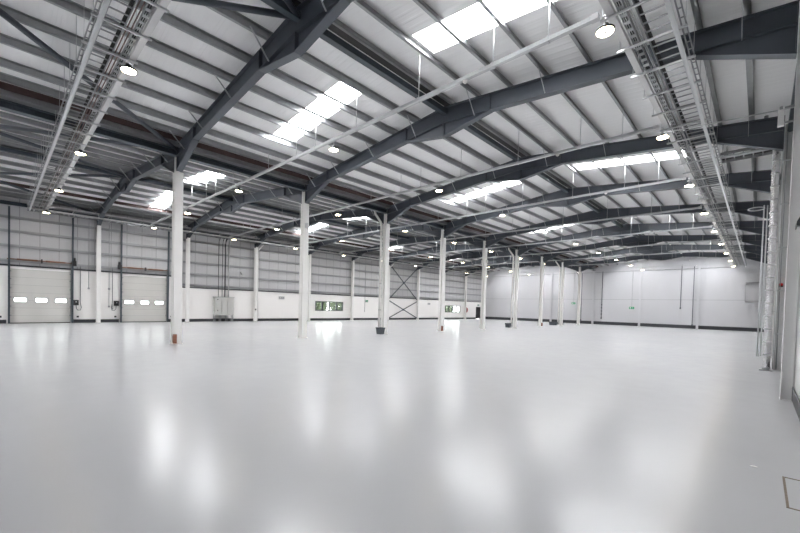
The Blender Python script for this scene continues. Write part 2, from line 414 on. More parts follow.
# ------------------------------------------------------------------ columns
def h_column(mb, x, y, z0, z1, w=.30, d=.31, tf=.02, tw=.014):
    """flanges face +-X, web along X"""
    mb.box(x - d / 2, x - d / 2 + tf, y - w / 2, y + w / 2, z0, z1)
    mb.box(x + d / 2 - tf, x + d / 2, y - w / 2, y + w / 2, z0, z1)
    mb.box(x - d / 2 + tf, x + d / 2 - tf, y - tw / 2, y + tw / 2, z0, z1)
VT = 7.02
for i in range(1, 10):
    y = FY(i)
    o = thing('valley_column', (XV, y, 0), 'white steel column in the central row, %s to the camera' % ORD[i - 1], 'column', 'white columns of the central row')
    m = MB(); h_column(m, XV, y, 0, VT, .32, .30); m.build('shaft', M['white'], o)
    MB().box(XV - .15, XV - .13, y - .1, y + .1, VT, 7.9).box(XV - .13, XV + .02, y - .006, y + .006, VT, 7.9).build('head_plate', M['white'], o)
    MB().box(XV - .2, XV + .2, y - .19, y + .19, 0, .025).tube([(XV - .18, y - .16, .02), (XV - .18, y - .16, .06)], .014, 6).tube([(XV + .18, y - .16, .02), (XV + .18, y - .16, .06)], .014, 6).build('base_plate', M['white'], o)
    if i in (3, 6, 8):
        p = thing('downpipe', (XV - .32, y - .1, 0), 'white rainwater pipe with angled top on the column, %s of three' % {3: 'nearest', 6: 'middle', 8: 'farthest'}[i], 'pipe', 'rainwater pipes on the central columns')
        MB().tube([(XV - .33, y - .12, .3), (XV - .33, y - .12, 6.9), (XV - .38, y - .14, 7.15), (XV - .75, y - .3, 7.72), (XV - .78, y - .32, 7.95)], .075, 12).build('pipe', M['white'], p)
        for z in (1.5, 3.2, 4.9, 6.5): MB().tube([(XV - .33, y - .12, z), (XV - .33, y - .12, z + .06)], .09, 12).box(XV - .26, XV - .15, y - .14, y - .10, z, z + .05).build('clip', M['pale'], p)
        g = thing('pipe_guard', (XV - .3, y - .2, 0), 'dark grey open box at the foot of the column pipe, %s of three' % {3: 'nearest', 6: 'middle', 8: 'farthest'}[i], 'guard', 'dark boxes at column feet')
        x0, x1, y0, y1 = (XV - .10, XV + .36, y - .62, y - .24) if i == 3 else ((XV - .75, XV - .25, y - .6, y - .22) if i == 6 else (XV - 1.25, XV - .3, y - .6, y - .22))
        bx = MB(); h = .42
        lo_ = [(x0 + .05, y0 + .04), (x1 - .05, y0 + .04), (x1 - .05, y1 - .04), (x0 + .05, y1 - .04)]; hi_ = [(x0, y0), (x1, y0), (x1, y1), (x0, y1)]
        inn = [(x0 + .03, y0 + .03), (x1 - .03, y0 + .03), (x1 - .03, y1 - .03), (x0 + .03, y1 - .03)]
        v = [(*p_, 0) for p_ in lo_] + [(*p_, h) for p_ in hi_] + [(*p_, h) for p_ in inn] + [(a_[0], a_[1], .03) for a_ in lo_]
        fs = [(3, 2, 1, 0)]
        for q in range(4):
            r_ = (q + 1) % 4; fs += [(q, r_, 4 + r_, 4 + q), (4 + q, 4 + r_, 8 + r_, 8 + q), (8 + q, 8 + r_, 12 + r_, 12 + q)]
        fs.append((12, 13, 14, 15)); bx.add(v, fs).build('bin', M['steel'], g)
        MB().box(x0 - .01, x1 + .01, y0 - .015, y0 + .0, h - .05, h).box(x0 - .01, x1 + .01, y1, y1 + .015, h - .05, h).build('rim', M['dark'], g)
    if i in (1, 4, 7):
        one('foot_box', MB().box(XV + .16, XV + .28, y - .17, y - .05, .03, .40).box(XV + .175, XV + .265, y - .185, y - .17, .08, .35), M['brown'],
            'reddish-brown box against the column foot, %s of three' % {1: 'nearest', 4: 'middle', 7: 'farthest'}[i], 'box', 'reddish-brown boxes at column feet')
    if i in (2, 5):
        for s in (-1, 1):
            one('junction_box', MB().box(XV + s * .16, XV + s * .30, y - .08, y + .08, 5.75, 6.0).box(XV + s * .19, XV + s * .27, y - .095, y - .08, 5.79, 5.96), M['pale'],
                'small pale box high on the %s column, %s side' % (ORD[i - 1], 'window' if s < 0 else 'duct-wall'), 'junction box', 'pale boxes high on the columns')

for i in range(0, 10):
    y = FY(i)
    o = thing('wall_column', (XW_L + .2, y, 0), 'slim white column standing against the dock-door wall, %s to the camera' % ORD[i] if i else 'slim white column left of the first dock door', 'column', 'white columns against the dock-door wall')
    m = MB(); h_column(m, XW_L + .30, y, 0, 7.12, .24, .30); m.build('shaft', M['white'], o)
    MB().box(XW_L + .12, XW_L + .48, y - .15, y + .15, 0, .02).build('base_plate', M['white'], o)
    if i in (3, 6):
        one('downpipe', MB().tube([(XW_L + .3, y + .2, .05), (XW_L + .3, y + .2, 6.7), (XW_L + .36, y + .24, 6.9), (XW_L + .75, y + .5, 7.35)], .055, 10), M['white'],
            'white pipe with angled top beside the %s wall column' % ('third' if i == 3 else 'sixth'), 'pipe', 'rainwater pipes by the wall columns')
RCY = {1: FY(1) + .2, 2: 11.52, 3: 17.6}
for i in range(2, 10):
    y = RCY.get(i, FY(i) + .4)
    o = thing('wall_column', (.47, y, 0), 'pale column against the duct-side wall, %s visible to the camera' % ORD[i - 2], 'column', 'pale columns against the duct-side wall')
    m = MB(); x0, x1 = .37, .548
    m.box(x0, x0 + .02, y - .02, y + .26, 0, 8.02).box(x1 - .02, x1, y - .02, y + .26, 0, 8.02).box(x0 + .02, x1 - .02, y + .0, y + .02, 0, 8.02)
    m.build('shaft', M['wallright' if i > 2 else 'pale'], o)
    MB().box(x0 - .01, x1 + .0, y - .04, y + .28, 0, .015).build('base_plate', M['pale'], o)
# gable posts on the far wall
for x, lb in ((-5.6, 'white post on the far wall nearest the duct corner'), (-11.75, 'white post on the far wall, second from the duct corner'), (-17.56, 'white post on the far wall behind the column row'),
              (-23.6, 'white post on the far wall just past the column row'), (-29.7, 'white post on the far wall nearest the black door')):
    o = thing('gable_post', (x, YF - .2, 0), lb, 'post', 'white posts on the far wall')
    m = MB(); m.box(x - .11, x + .11, YF - .26, YF - .24, 0, steel_top(x) - .1).box(x - .11, x + .11, YF - .06, YF - .04, 0, steel_top(x) - .1).box(x - .01, x + .01, YF - .24, YF - .06, 0, steel_top(x) - .1)
    m.build('shaft', M['post'], o)
    MB().box(x - .17, x + .17, YF - .3, YF - .035, 0, .02).build('base_plate', M['post'], o)

# ------------------------------------------------------------------ roof frames
DEP = .56
FB = [1.3, 3.7, 6.1, 8.0]
def rafter(i, r, xl, xr, bayname, colname):
    y = FY(i)
    lb = 'dark grey roof rafter crossing the %s, %s in that bay' % (bayname, ORD[i - 1])
    o = thing('roof_rafter', (r, y, ZR), lb, 'rafter', 'dark steel rafters over the ' + bayname)
    fw = .11
    for s, xe in ((-1, xl), (1, xr)):
        ze = ZR - SLOPE * abs(xe - r)
        m = MB()
        def plate(pts):   # web plate polygon (x,z)
            m.prism(pts, 'Y', y - .007, y + .007)
        def flange(a, c, th=.02, w=fw):
            m.bar((a[0], y, a[1]), (c[0], y, c[1]), 2 * w, th, up=(0, 0, 1))
        def P(d, z): return (r + s * d, z)
        D = abs(xe - r)
        top = lambda d: ZR - SLOPE * d
        bot = lambda d: ZR - DEP - SLOPE * d * .86 - (.0)
        plate([P(0, top(0)), P(D, top(D)), P(D, bot(D)), P(0, bot(0))])
        flange(P(0, top(0) - .01), P(D, top(D) - .01)); flange(P(0, bot(0)), P(D, bot(D)))
        m.box(*sorted((P(D - .02, 0)[0], P(D, 0)[0])), y - fw, y + fw, bot(D), top(D))
        for d in (1.86, D - 1.85): m.box(*sorted((P(d, 0)[0] - .008, P(d, 0)[0] + .008)), y - fw, y + fw, bot(d), top(d))
        m.build('rafter_beam', M['steel'], o)
        # eaves haunch
        h = MB(); d0 = D - 1.85; zb = VT + .03
        h.prism([P(d0, bot(d0)), P(D, bot(D)), P(D, zb)], 'Y', y - .007, y + .007)
        a, c = P(d0 - .02, bot(d0) - .01), P(D, zb); h.bar((a[0], y, a[1]), (c[0], y, c[1]), 2 * fw, .022)
        h.box(*sorted((P(D - .022, 0)[0], P(D, 0)[0])), y - fw, y + fw, zb, bot(D))
        h.build('eaves_haunch', M['steel'], o)
        ap = MB(); d1 = 1.86; za = 7.94
        ap.prism([P(0, bot(0)), P(d1, bot(d1)), P(0, za)], 'Y', y - .007, y + .007)
        a, c = P(d1 + .02, bot(d1) - .01), P(0, za); ap.bar((a[0], y, a[1]), (c[0], y, c[1]), 2 * fw, .022)
        ap.box(*sorted((P(.02, 0)[0], P(0, 0)[0])), y - fw, y + fw, za, bot(0))
        ap.build('apex_haunch', M['steel'], o)
        for d in FB:
            zt, zb2 = top(d) + .05, bot(d) + .02
            if d < 1.86: zb2 = bot(d) - .06
            if d > D - 1.85: zb2 = bot(d) - .05
            x = P(d, 0)[0]
            MB().bar((x, y - .62, zt), (x, y - .1, zb2), .045, .008, up=(1, 0, 0)).build('fly_brace', M['rod'], o)
for i in range(1, 10):
    rafter(i, RIDGES[0], XV + .15, .34, 'main bay', '')
    rafter(i, RIDGES[1], XW_L + .15, XV - .155, 'dock-door bay', '')

# ------------------------------------------------------------------ purlins
OFF = [.30, 1.35, 2.52, 3.68, 4.88, 6.08, 7.25, 8.06, 8.58]
PN = ['first', 'second', 'third', 'fourth', 'fifth', 'sixth', 'seventh', 'eighth', 'ninth']
for bi, (r, bay) in enumerate(zip(RIDGES, ('main bay', 'dock-door bay'))):
    for s in (-1, 1):
        for k, d in enumerate(OFF):
            if k == 8 and (bi, s) == (0, 1): continue
            x = r + s * d; z = ZR - SLOPE * d
            red = (bi == 0 and s == -1 and k == 8) or (bi == 1 and s == -1 and k == 5)
            m = MB(); w = .04 if red else .075; t_ = .012
            zt = z + PUR - .003; zb = z + .002
            m.box(x - t_ / 2, x + t_ / 2, YB, YF, zb, zt)
            m.box(x - s * w, x, YB, YF, zt - t_, zt)
            m.box(x, x + s * w, YB, YF, zb, zb + t_)
            m.box(x + s * (w - t_), x + s * w, YB, YF, zb, zb + .03)
            side = ('duct-wall' if bi == 0 else 'column-row') if s > 0 else ('column-row' if bi == 0 else 'dock-door')
            one('roof_purlin', m, M['red'] if red else M['purlin'], '%s purlin, %s from the ridge on the %s slope of the %s' % ('red-brown' if red else 'galvanised', PN[k], side, bay), 'purlin', 'long purlins under the roof lining')
# ridge beams, valley beam
for r, bay in zip(RIDGES, ('main bay', 'dock-door bay')):
    o = thing('ridge_tie', (r, YB, 8.7), 'dark blue-grey tie beam running under the ridge of the %s' % bay, 'beam', 'ridge tie beams')
    MB().box(r - .09, r + .09, YB, YF, 8.72, 8.90).build('beam', M['beam'], o)
    MB().box(r - .13, r + .13, YB, YF, 9.12, 9.14).build('ridge_strip', M['black'], o)
o = thing('valley_beam', (XV, YB, 7.9), 'dark beam and gutter running along the column tops between the two bays', 'beam')
MB().box(XV - .14, XV + .14, YB, YF, 7.91, 7.93).box(XV - .14, XV + .14, YB, YF, 7.68, 7.70).box(XV - .006, XV + .006, YB, YF, 7.7, 7.91).build('beam', M['beam'], o)
MB().box(XV - .32, XV + .32, YB, YF, 7.99, 8.0).box(XV - .33, XV - .32, YB, YF, 7.99, 8.22).box(XV + .32, XV + .33, YB, YF, 7.99, 8.22).build('gutter', M['galv'], o)
one('eaves_beam', MB().box(XW_L - .02, XW_L + .12, YB, YF, 7.72, 7.95), M['beam'], 'dark eaves beam along the top of the dock-door wall', 'beam', 'eaves beams')
one('eaves_beam', MB().box(.42, .56, YB, YF, 7.75, 7.98), M['beam'], 'dark beam added for the black gap along the top of the duct-side wall', 'beam', 'eaves beams')  # added dark beam stands in for the shaded gap between wall and roof

# roof bracing in the nearest bay (frames 0 and 1)
def z_at(x, r): return ZR - SLOPE * abs(x - r) - .16
ya, yb_ = FY(0), FY(1)
R0, R1 = RIDGES
BR = [((XV, yb_), (-12.2, ya), R0, 'from the nearest column head toward the main bay edge'), ((-12.2, ya), (R0, yb_), R0, 'reaching the nearest main bay ridge joint from the left'),
      ((R0, yb_), (-4.8, ya), R0, 'leaving the nearest ridge joint toward the duct wall'),
      ((XV, yb_), (-22.2, ya), R1, 'from the nearest column head back over the dock-door bay'), ((-22.2, ya), (R1, yb_), R1, 'rising to the nearest ridge joint of the dock-door bay'),
      ((R1, yb_), (-31.0, ya), R1, 'leaving the nearest ridge joint toward the dock doors'), ((-31.0, ya), (XW_L + .3, yb_), R1, 'ending over the wall column between the dock doors')]
for a, c, r, txt in BR:
    A = Vector((a[0], a[1], z_at(a[0], r))); C_ = Vector((c[0], c[1], z_at(c[0], r)))
    o = thing('roof_brace', A, 'dark tubular roof brace ' + txt, 'brace', 'diagonal tubes bracing the roof')
    MB().tube([A, C_], .075, 12).build('tube', M['steel'], o)
    dd = (C_ - A).normalized()
    MB().bar(C_ - dd * .25, C_ + dd * .02, .2, .015).bar(A - dd * .02, A + dd * .25, .2, .015).build('end_plate', M['steel'], o)

# wall X-bracing between wall columns 6 and 7
xa = XW_L + .26
for z0, z1, lb in ((.22, 2.52, 'lower dark cross brace on the white wall below the dado'), (2.75, 7.25, 'upper dark cross brace over the cladding above the dado')):
    o = thing('cross_brace', (xa, FY(6) + .2, z0), lb, 'cross brace', 'crossed dark wall bracing')
    y1, y2 = FY(6) + .2, FY(7) - .2
    for q, (p_, q_) in enumerate((((y1, z0), (y2, z1)), ((y1, z1), (y2, z0)))):
        MB().bar((xa + q * .05, p_[0], p_[1]), (xa + q * .05, q_[0], q_[1]), .03, .13, up=(1, 0, 0) if False else (0, 0, 1)).build('diagonal', M['steel'], o)
    MB().box(xa - .01, xa + .07, (y1 + y2) / 2 - .15, (y1 + y2) / 2 + .15, (z0 + z1) / 2 - .13, (z0 + z1) / 2 + .13).build('gusset', M['steel'], o)

# ------------------------------------------------------------------ light rows: trunking, rods, lamps, sensors
LX = (-11.05, -18.7, -26.0, -33.4)
ZT = 7.52
lamp0 = None
def lamp(x, y, z, lb):
    global lamp0
    if lamp0 is None:
        o = thing('high_bay_light', (0, 0, 0), lb, 'ceiling light', 'lit round high-bay lamps')
        MB().lathe([(0, .02), (.02, .02), (.15, .02), (.168, .035), (.168, .055), (.10, .07), (.065, .08), (.06, .16), (.04, .17), (0, .17)], (0, 0, 0), 28).build('housing', M['dark'], o)
        MB().lathe([(.001, .0), (.04, .0), (.04, .012)], (0, 0, 0), 24).build('hub', M['pale'], o)
        MB().lathe([(.04, .008), (.145, .008), (.152, .018)], (0, 0, 0), 28).build('lens', M['lens'], o)
        MB().tube([(0, 0, .16), (0, 0, .33)], .012, 6).tube([(-.05, 0, .33), (.05, 0, .33)], .014, 6).build('hook', M['rod'], o)
        lamp0 = o; o.location = (x, y, z); return o
    return clone(lamp0, (x, y, z), lb)
CN = ['between column row and ridge beam', 'just past the column row over the dock-door bay', 'under the ridge of the dock-door bay', 'close to the dock-door wall']
LPOS = ['over the main bay', 'just past the column row', 'under the dock-door bay ridge', 'close to the dock-door wall']
sens0 = None
for k in range(0, 9):
    y = FY(k + 1.5)
    rowname = ORD[k]
    o = thing('light_trunking', (-2.6, y, ZT), 'hanging metal trunking spanning both bays, %s of the parallel rows' % rowname, 'trunking', 'suspended lighting trunkings')
    x0, x1 = -34.3, -2.62
    m = MB().box(x0, x1, y - .05, y + .05, ZT - .01, ZT + .0).box(x0, x1, y - .05, y - .044, ZT, ZT + .07).box(x0, x1, y + .044, y + .05, ZT, ZT + .07)
    m.box(x0, x1, y - .05, y + .05, ZT + .068, ZT + .075)
    m.build('channel', M['rod'], o)
    MB().box(x1 - .02, x1 + .12, y - .06, y + .06, ZT - .02, ZT + .09).build('end_box', M['pale'], o)
    for x in [RIDGES[0] + s * d for s in (-1, 1) for d in (1.35, 3.68, 5.0, 7.25)] + [RIDGES[1] + s * d for s in (-1, 1) for d in (1.35, 3.68, 5.0, 7.25)]:
        if x > -2.7: continue
        MB().tube([(x, y, ZT + .07), (x, y, steel_top(x) + .02)], .011, 5).build('hanger_rod', M['rod'], o)
        MB().box(x - .02, x + .02, y - .06, y + .06, ZT - .02, ZT + .085).build('hanger_clip', M['rod'], o)
    for q, x in enumerate(LX):
        lamp(x, y, ZT - .34, 'lit round lamp %s, on the %s trunking row' % (LPOS[q], rowname))
    lamp(-2.38, y, ZT - .34, 'lit round lamp beneath the long cable tray, %s along it' % rowname)
    if sens0 is None:
        sens0 = thing('motion_sensor', (-5.6, y, ZT - .02), 'small white dome sensor under the %s trunking row' % rowname, 'sensor', 'white dome sensors')
        MB().lathe([(.06, .03), (.065, 0), (.06, -.02), (.03, -.05), (.0, -.055)], (-5.6, y, ZT - .04), 14).build('dome', M['white'], sens0)
        MB().lathe([(0, .03), (.075, .03), (.075, .015), (.06, .01)], (-5.6, y, ZT - .04), 14).build('collar', M['pale'], sens0)
    else:
        clone(sens0, (-5.6, y, ZT - .02), 'small white dome sensor under the %s trunking row' % rowname)
    # end bracket drop to tray side
YL = 2.12
for q, x in enumerate(LX): lamp(x, YL, 7.16, 'lit round lamp %s, below the wide cross-bay tray' % LPOS[q])

# ------------------------------------------------------------------ cable tray runs
def tray_run(name, P0, along, cross, length, lay, label, step, zs, start=0.0, rods=True):
    """lay: offsets across (cross direction) of trunking, tray, black rail, ladder edge, side ladder"""
    A, C_ = Vector(along), Vector(cross); P0 = Vector(P0)
    o = thing(name, P0, label, 'cable tray')
    def Q(s, c, z): return P0 + A * s + C_ * c + Vector((0, 0, z))
    def box(mb, s0, s1, c0, c1, z0, z1):
        a, b = Q(s0, c0, z0), Q(s1, c1, z1); return mb.box(a.x, b.x, a.y, b.y, a.z, b.z)
    box(MB(), 0, length, lay['tk'], lay['tk'] + .13, .0, .09).build('trunking', M['pale'], o)
    m = MB(); t0, t1 = lay['tray']
    box(m, 0, length, t0, t0 + .008, 0, .06); box(m, 0, length, t1 - .008, t1, 0, .06)
    n = int(length / .25)
    for i in range(n): box(m, i * .25, i * .25 + .10, t0, t1, 0, .008)
    m.build('perforated_tray', M['galv'], o)
    m = MB()
    for c in (t0 + .04, t0 + .075): m.tube([Q(0, c, .03), Q(length, c, .03)], .014, 5)
    m.build('cables', M['dark'], o)
    l0, l1 = lay['ladder']
    m = MB(); box(m, 0, length, l0, l0 + .015, 0, .09); box(m, 0, length, l1 - .015, l1, 0, .09)
    n = int(length / .3)
    for i in range(n + 1): box(m, i * .3, i * .3 + .03, l0, l1, .01, .03)
    m.build('cable_ladder', M['galv'], o)
    # black cables laid on the ladder beside its edge
    m = MB()
    for i in range(2): m.tube([Q(0, l0 + .035 + .032 * i, .05), Q(length, l0 + .035 + .032 * i, .05)], .018, 6)
    m.build('black_cables', M['black'], o)
    if 'side' in lay:
        s0, s1 = lay['side']
        m = MB(); box(m, 0, length, s0, s0 + .012, 0.02, .09); box(m, 0, length, s1 - .012, s1, 0.02, .09)
        for i in range(n + 1): box(m, i * .3, i * .3 + .03, s0, s1, .02, .035)
        m.build('side_ladder', M['galv'], o)
    if 'wires' in lay:
        for c in lay['wires']: MB().tube([Q(0, c, .04), Q(length, c, .04)], .013, 5).build('conduit', M['orange'] if lay.get('oc') else M['galv'], o)
    s = start
    c0, c1 = lay['strut']
    while s < length:
        box(MB(), s, s + .041, c0, c1, -.045, -.004).build('support_strut', M['rod'], o)
        if rods:
            for c in (c0 + .04, c1 - .04):
                a = Q(s + .02, c, -.06); xx = a.x
                MB().tube([a, (a.x, a.y, steel_top(a.x) + PUR)], .006, 4).build('hanger_rod', M['rod'], o)
        s += step
    return o
ZTR = 7.50
tray_run('cable_tray_run', (-2.52, 4.0, ZTR), (0, 1, 0), (1, 0, 0), 54.6,
         dict(tk=.15, tray=(.34, .46), ladder=(.60, 1.06), side=(1.16, 1.25), strut=(.03, 1.28), wires=(.50, .53)),
         'long cable tray run over the main bay beside the duct wall, with black cables', 1.22, 0, .45, rods=True)
one('overhead_pipe', MB().tube([(-1.42, 2.0, ZTR - .09), (-1.42, 58.6, ZTR - .09)], .045, 14), M['pipe'], 'long pale pipe slung under the tray run beside the duct wall', 'pipe', 'large pale pipes under the trays')
tray_run('cable_tray_run', (-3.2, 2.32, ZTR), (-1, 0, 0), (0, -1, 0), 31.3,
         dict(tk=.05, tray=(.22, .33), ladder=(.48, .84), side=(.93, 1.01), strut=(0, 1.05), oc=True, wires=(.37, .44)),
         'wide cable tray run crossing to the dock-door wall with black cables along it', 1.22, 0, .6)
one('overhead_pipe', MB().tube([(-3.2, 1.42, ZTR - .06), (-34.9, 1.42, ZTR - .06)], .045, 14), M['pipe'], 'long pale pipe along the tray crossing to the dock-door wall', 'pipe', 'large pale pipes under the trays')
# eaves tray on the left wall
tray_run('cable_tray_run', (-34.45, 1.3, 7.46), (0, 1, 0), (-1, 0, 0), 57.0,
         dict(tk=-.08, tray=(.12, .46), ladder=(.52, 1.0), strut=(-.14, 1.04)),
         'galvanised cable tray along the top of the dock-door wall', 2.0, 0, .3)
tray_run('cable_tray_run', (-34.6, 1.3, 7.80), (0, 1, 0), (-1, 0, 0), 57.0,
         dict(tk=.06, tray=(.24, .36), ladder=(.42, .72), strut=(0, .80)),
         'narrower upper cable tray stacked above the dock-door wall tray', 2.0, 0, .3)
# branch ladder to the right wall
o = thing('branch_ladder', (-1.25, 18.5, 7.72), 'short cable ladder branching from the long tray to the duct wall', 'cable ladder')
m = MB().box(-1.3, .2, 18.45, 18.48, 7.70, 7.80).box(-1.3, .2, 19.42, 19.45, 7.70, 7.80)
for q in range(6): m.box(-1.2 + q * .26, -1.17 + q * .26, 18.48, 19.42, 7.72, 7.745)
m.build('rails', M['galv'], o)
MB().tube([(-1.3, 18.6, 7.66), (.2, 18.6, 7.66)], .05, 10).build('pipe', M['pipe'], o)
mm = MB()
for q in range(5): mm.tube([(-1.3, 19.0 + q * .06, 7.765), (.2, 19.0 + q * .06, 7.765)], .022, 6)
mm.build('black_cables', M['black'], o)
one('tie_wire', MB().tube([(-2.1, 11.60, 6.36), (.36, 11.60, 6.22)], .012, 6), M['rod'], 'thin galvanised rod running from the nearest duct-side column to the tray', 'rod')
o = thing('isolator_box', (.2, 11.62, 5.9), 'small pale box with bracket hanging beside the nearest duct-side column', 'junction box')
MB().box(.12, .22, 11.56, 11.66, 5.88, 6.22).build('box', M['pale'], o)
MB().tube([(.17, 11.61, 6.18), (.17, 11.61, 6.30)], .03, 8).build('cable_gland', M['galv'], o)
for zz in (5.92, 6.24): MB().box(.22, .37, 11.58, 11.61, zz, zz + .035).build('bracket', M['galv'], o)

# ------------------------------------------------------------------ right wall equipment
o = thing('foil_downpipe', (.19, 17.3, 0), 'silver foil-wrapped downpipe with straps against the duct-side wall', 'duct')
pts = [(.19, 17.3, .02)]
z = .02; q = 0
prof = [.092]
while z < 7.4:
    z += .12; q += 1
    pts.append((.19, 17.3, z)); prof.append(.092 + .009 * math.sin(q * 2.1) * random.random())
pts += [(.14, 17.3, 7.55), (-.04, 17.3, 7.82), (-.09, 17.3, 7.95)]; prof += [.094, .094, .088]
MB().tube(pts, prof, 18).build('wrapped_pipe', M['foil'], o)
MB().tube([(-.09, 17.3, 7.9), (-.09, 17.3, 8.33)], .055, 14).build('outlet_pipe', M['galv'], o)
z = .5
while z < 8.2:
    x = .19 if z < 7.4 else (-.09)
    r_ = .104 if z < 7.4 else .063
    if not 7.4 < z < 7.95:
        MB().lathe([(r_, 0), (r_ + .006, .005), (r_ + .006, .035), (r_, .04)], (x, 17.3, z), 18).build('strap', M['rod'], o)
    z += .42
MB().box(.03, .35, 17.16, 17.44, 0, .03).build('foot', M['galv'], o)
for q, (x, y, lb) in enumerate(((.345, 17.42, 'thin white conduit nearest the foil-wrapped downpipe'), (.43, 17.5, 'thin grey conduit between foil downpipe and pale column'))):
    m = MB().tube([(x, y, .05), (x, y, 7.9)], .014, 8)
    for zz in (1.2, 2.6, 4.0, 5.4, 6.8): m.box(x - .02, .56, y - .02, y + .02, zz, zz + .03)
    one('conduit', m, M['pipe'] if q == 0 else M['girt'], lb, 'conduit', 'thin conduits by the foil downpipe')
# swan-neck pipe
loop = [(-.05, 23.0, .05), (-.05, 23.0, 6.3)] + [(-.05 - .24 + .24 * math.cos(t), 23.0 + .3 * math.sin(t) * .5, 6.36 + .0 * t) for t in [q * math.pi / 8 for q in range(0, 17)]]
o = thing('looped_pipe', (-.05, 23, 0), 'thin pale upright pipe with horizontal hoop at its top behind the foil downpipe', 'pipe')
for xx, yy in ((-.05, 23), (.06, 23.1)): MB().tube([(xx, yy, .0), (xx, yy, 6.62)], .024, 8).build('upright', M['pipe'], o)
MB().tube([(-.30 + .27 * math.cos(t), 23.05 + .36 * math.sin(t), 6.5) for t in [q * math.pi / 10 for q in range(21)]], .022, 8).build('hoop', M['pipe'], o)
for zz in (2.0, 5.0): MB().tube([(.06, 23.1, zz), (.5, 23.1, zz)], .015, 6).build('bracket', M['galv'], o)
o = thing('fire_call_point', (.48, 17.55, 2.8), 'red alarm sounder with black base on the pale column beside the foil pipe', 'alarm')
MB().box(.405, .50, 17.55, 17.585, 2.74, 2.86).build('base', M['black'], o)
MB().tube([(.45, 17.55, 2.82), (.45, 17.49, 2.82)], .05, 14).build('sounder', M['redp'], o)
o = thing('flood_lamp', (.5, 11.0, 3.6), 'dark wedge-shaped unlit wall light beside the nearest duct-side column', 'wall light')
MB().prism([(.56, 3.50), (.44, 3.52), (.44, 3.60), (.56, 3.86)], 'Y', 10.45, 10.95).build('body', M['dark'], o)
MB().box(.455, .555, 10.5, 10.9, 3.492, 3.502).build('diffuser', M['pale'], o)

# floor mark
o = one('floor_hatch', MB().box(.24, .26, 5.05, 6.0, 0, .004).box(.26, .50, 5.98, 6.0, 0, .004).box(.26, .50, 5.05, 5.07, 0, .004).box(.49, .51, 5.05, 6.0, 0, .004), mat('worn_brown_line', (.20, .16, .12), .7, 0, .3, 30), 'thin brown rectangular outline set in the floor by the duct-side wall', 'floor mark')
one('paint_fleck', MB().prism([(-.03, 6.13), (-.01, 6.115), (.03, 6.12), (.045, 6.14), (.02, 6.165), (-.015, 6.16)], 'Z', 0, .003), M['white'], 'small white fleck on the floor near the brown outline', 'fleck')

# ------------------------------------------------------------------ left wall equipment
o = thing('distribution_cabinet', (XW_L + .2, 14.1, 0), 'pale grey electrical cabinet on legs against the white wall', 'cabinet')
x0 = XW_L + .06
MB().box(x0, x0 + .42, 13.27, 14.92, .58, 2.17).build('body', M['cab'], o)
for a, c in ((13.30, 13.82), (13.84, 14.36), (14.38, 14.89)):
    MB().box(x0 + .42, x0 + .435, a, c, 1.36, 2.14).box(x0 + .42, x0 + .435, a, c, .62, 1.33).build('door', M['cab'], o)
MB().box(x0 + .43, x0 + .45, 13.45, 13.55, 1.95, 2.02).box(x0 + .43, x0 + .45, 13.48, 13.54, .95, 1.03).build('warning_plate', M['black'], o)
for yy in (13.3, 13.8, 14.35, 14.88):
    MB().box(x0 + .02, x0 + .07, yy - .025, yy + .025, 0, .58).box(x0 + .35, x0 + .4, yy - .025, yy + .025, 0, .58).build('leg', M['girt'], o)
MB().box(x0 + .02, x0 + .4, 13.27, 14.92, .26, .30).build('rail', M['girt'], o)
MB().box(x0 - .01, x0 + .45, 13.22, 14.97, 2.17, 2.22).build('top_cover', M['girt'], o)
for q, (yy, w, mm_, lb) in enumerate(((13.62, .02, 'dark', 'thin dark cable rising from cabinet to eaves tray, outermost'), (13.95, .022, 'dark', 'dark cable rising from the cabinet, second of four'),
                               (14.2, .045, 'dark', 'thick dark cable bundle rising from the middle of the cabinet'), (14.52, .05, 'pale', 'wide pale cable channel rising from the cabinet'))):
    one('riser_cable', MB().tube([(x0 + .22, yy, 2.2), (x0 + .22, yy, 6.95), (x0 + .35, yy, 7.3), (x0 + .62, yy, 7.5)], w, 8), M[mm_], lb, 'cable', 'cables rising from the cabinet')
def sign(xc, yc, zc, wall, w, h, label, cat='sign', mt='green', rod=None):
    o = thing('exit_sign', (xc, yc, zc), label, cat, 'small green exit signs')
    if wall == 'L':
        MB().box(xc, xc + .05, yc - w / 2, yc + w / 2, zc - h / 2, zc + h / 2).build('body', M['pale'], o)
        MB().box(xc + .05, xc + .055, yc - w / 2 + .06, yc + w / 2 - .06, zc - h / 2 + .05, zc + h / 2 - .05).build('green_panel', M[mt], o)
        # running figure and arrow as white marks
        MB().box(xc + .055, xc + .058, yc - w * .28, yc - w * .16, zc - h * .2, zc + h * .2).box(xc + .055, xc + .058, yc - w * .02, yc + w * .28, zc - h * .05, zc + h * .05).build('white_mark', M['white'], o)
    else:
        MB().box(xc - w / 2, xc + w / 2, yc - .05, yc, zc - h / 2, zc + h / 2).build('body', M['pale'], o)
        MB().box(xc - w / 2 + .06, xc + w / 2 - .06, yc - .055, yc - .05, zc - h / 2 + .05, zc + h / 2 - .05).build('green_panel', M[mt], o)
        MB().box(xc - w * .28, xc - w * .16, yc - .058, yc - .055, zc - h * .2, zc + h * .2).box(xc - w * .02, xc + w * .28, yc - .058, yc - .055, zc - h * .05, zc + h * .05).build('white_mark', M['white'], o)
    if rod: MB().tube(rod, .02, 6).build('conduit', M['girt'], o)
    return o
sign(XW_L + .01, 20.0, 2.35, 'L', .62, .30, 'small exit sign high on the white wall between cabinet and window', mt='girt')
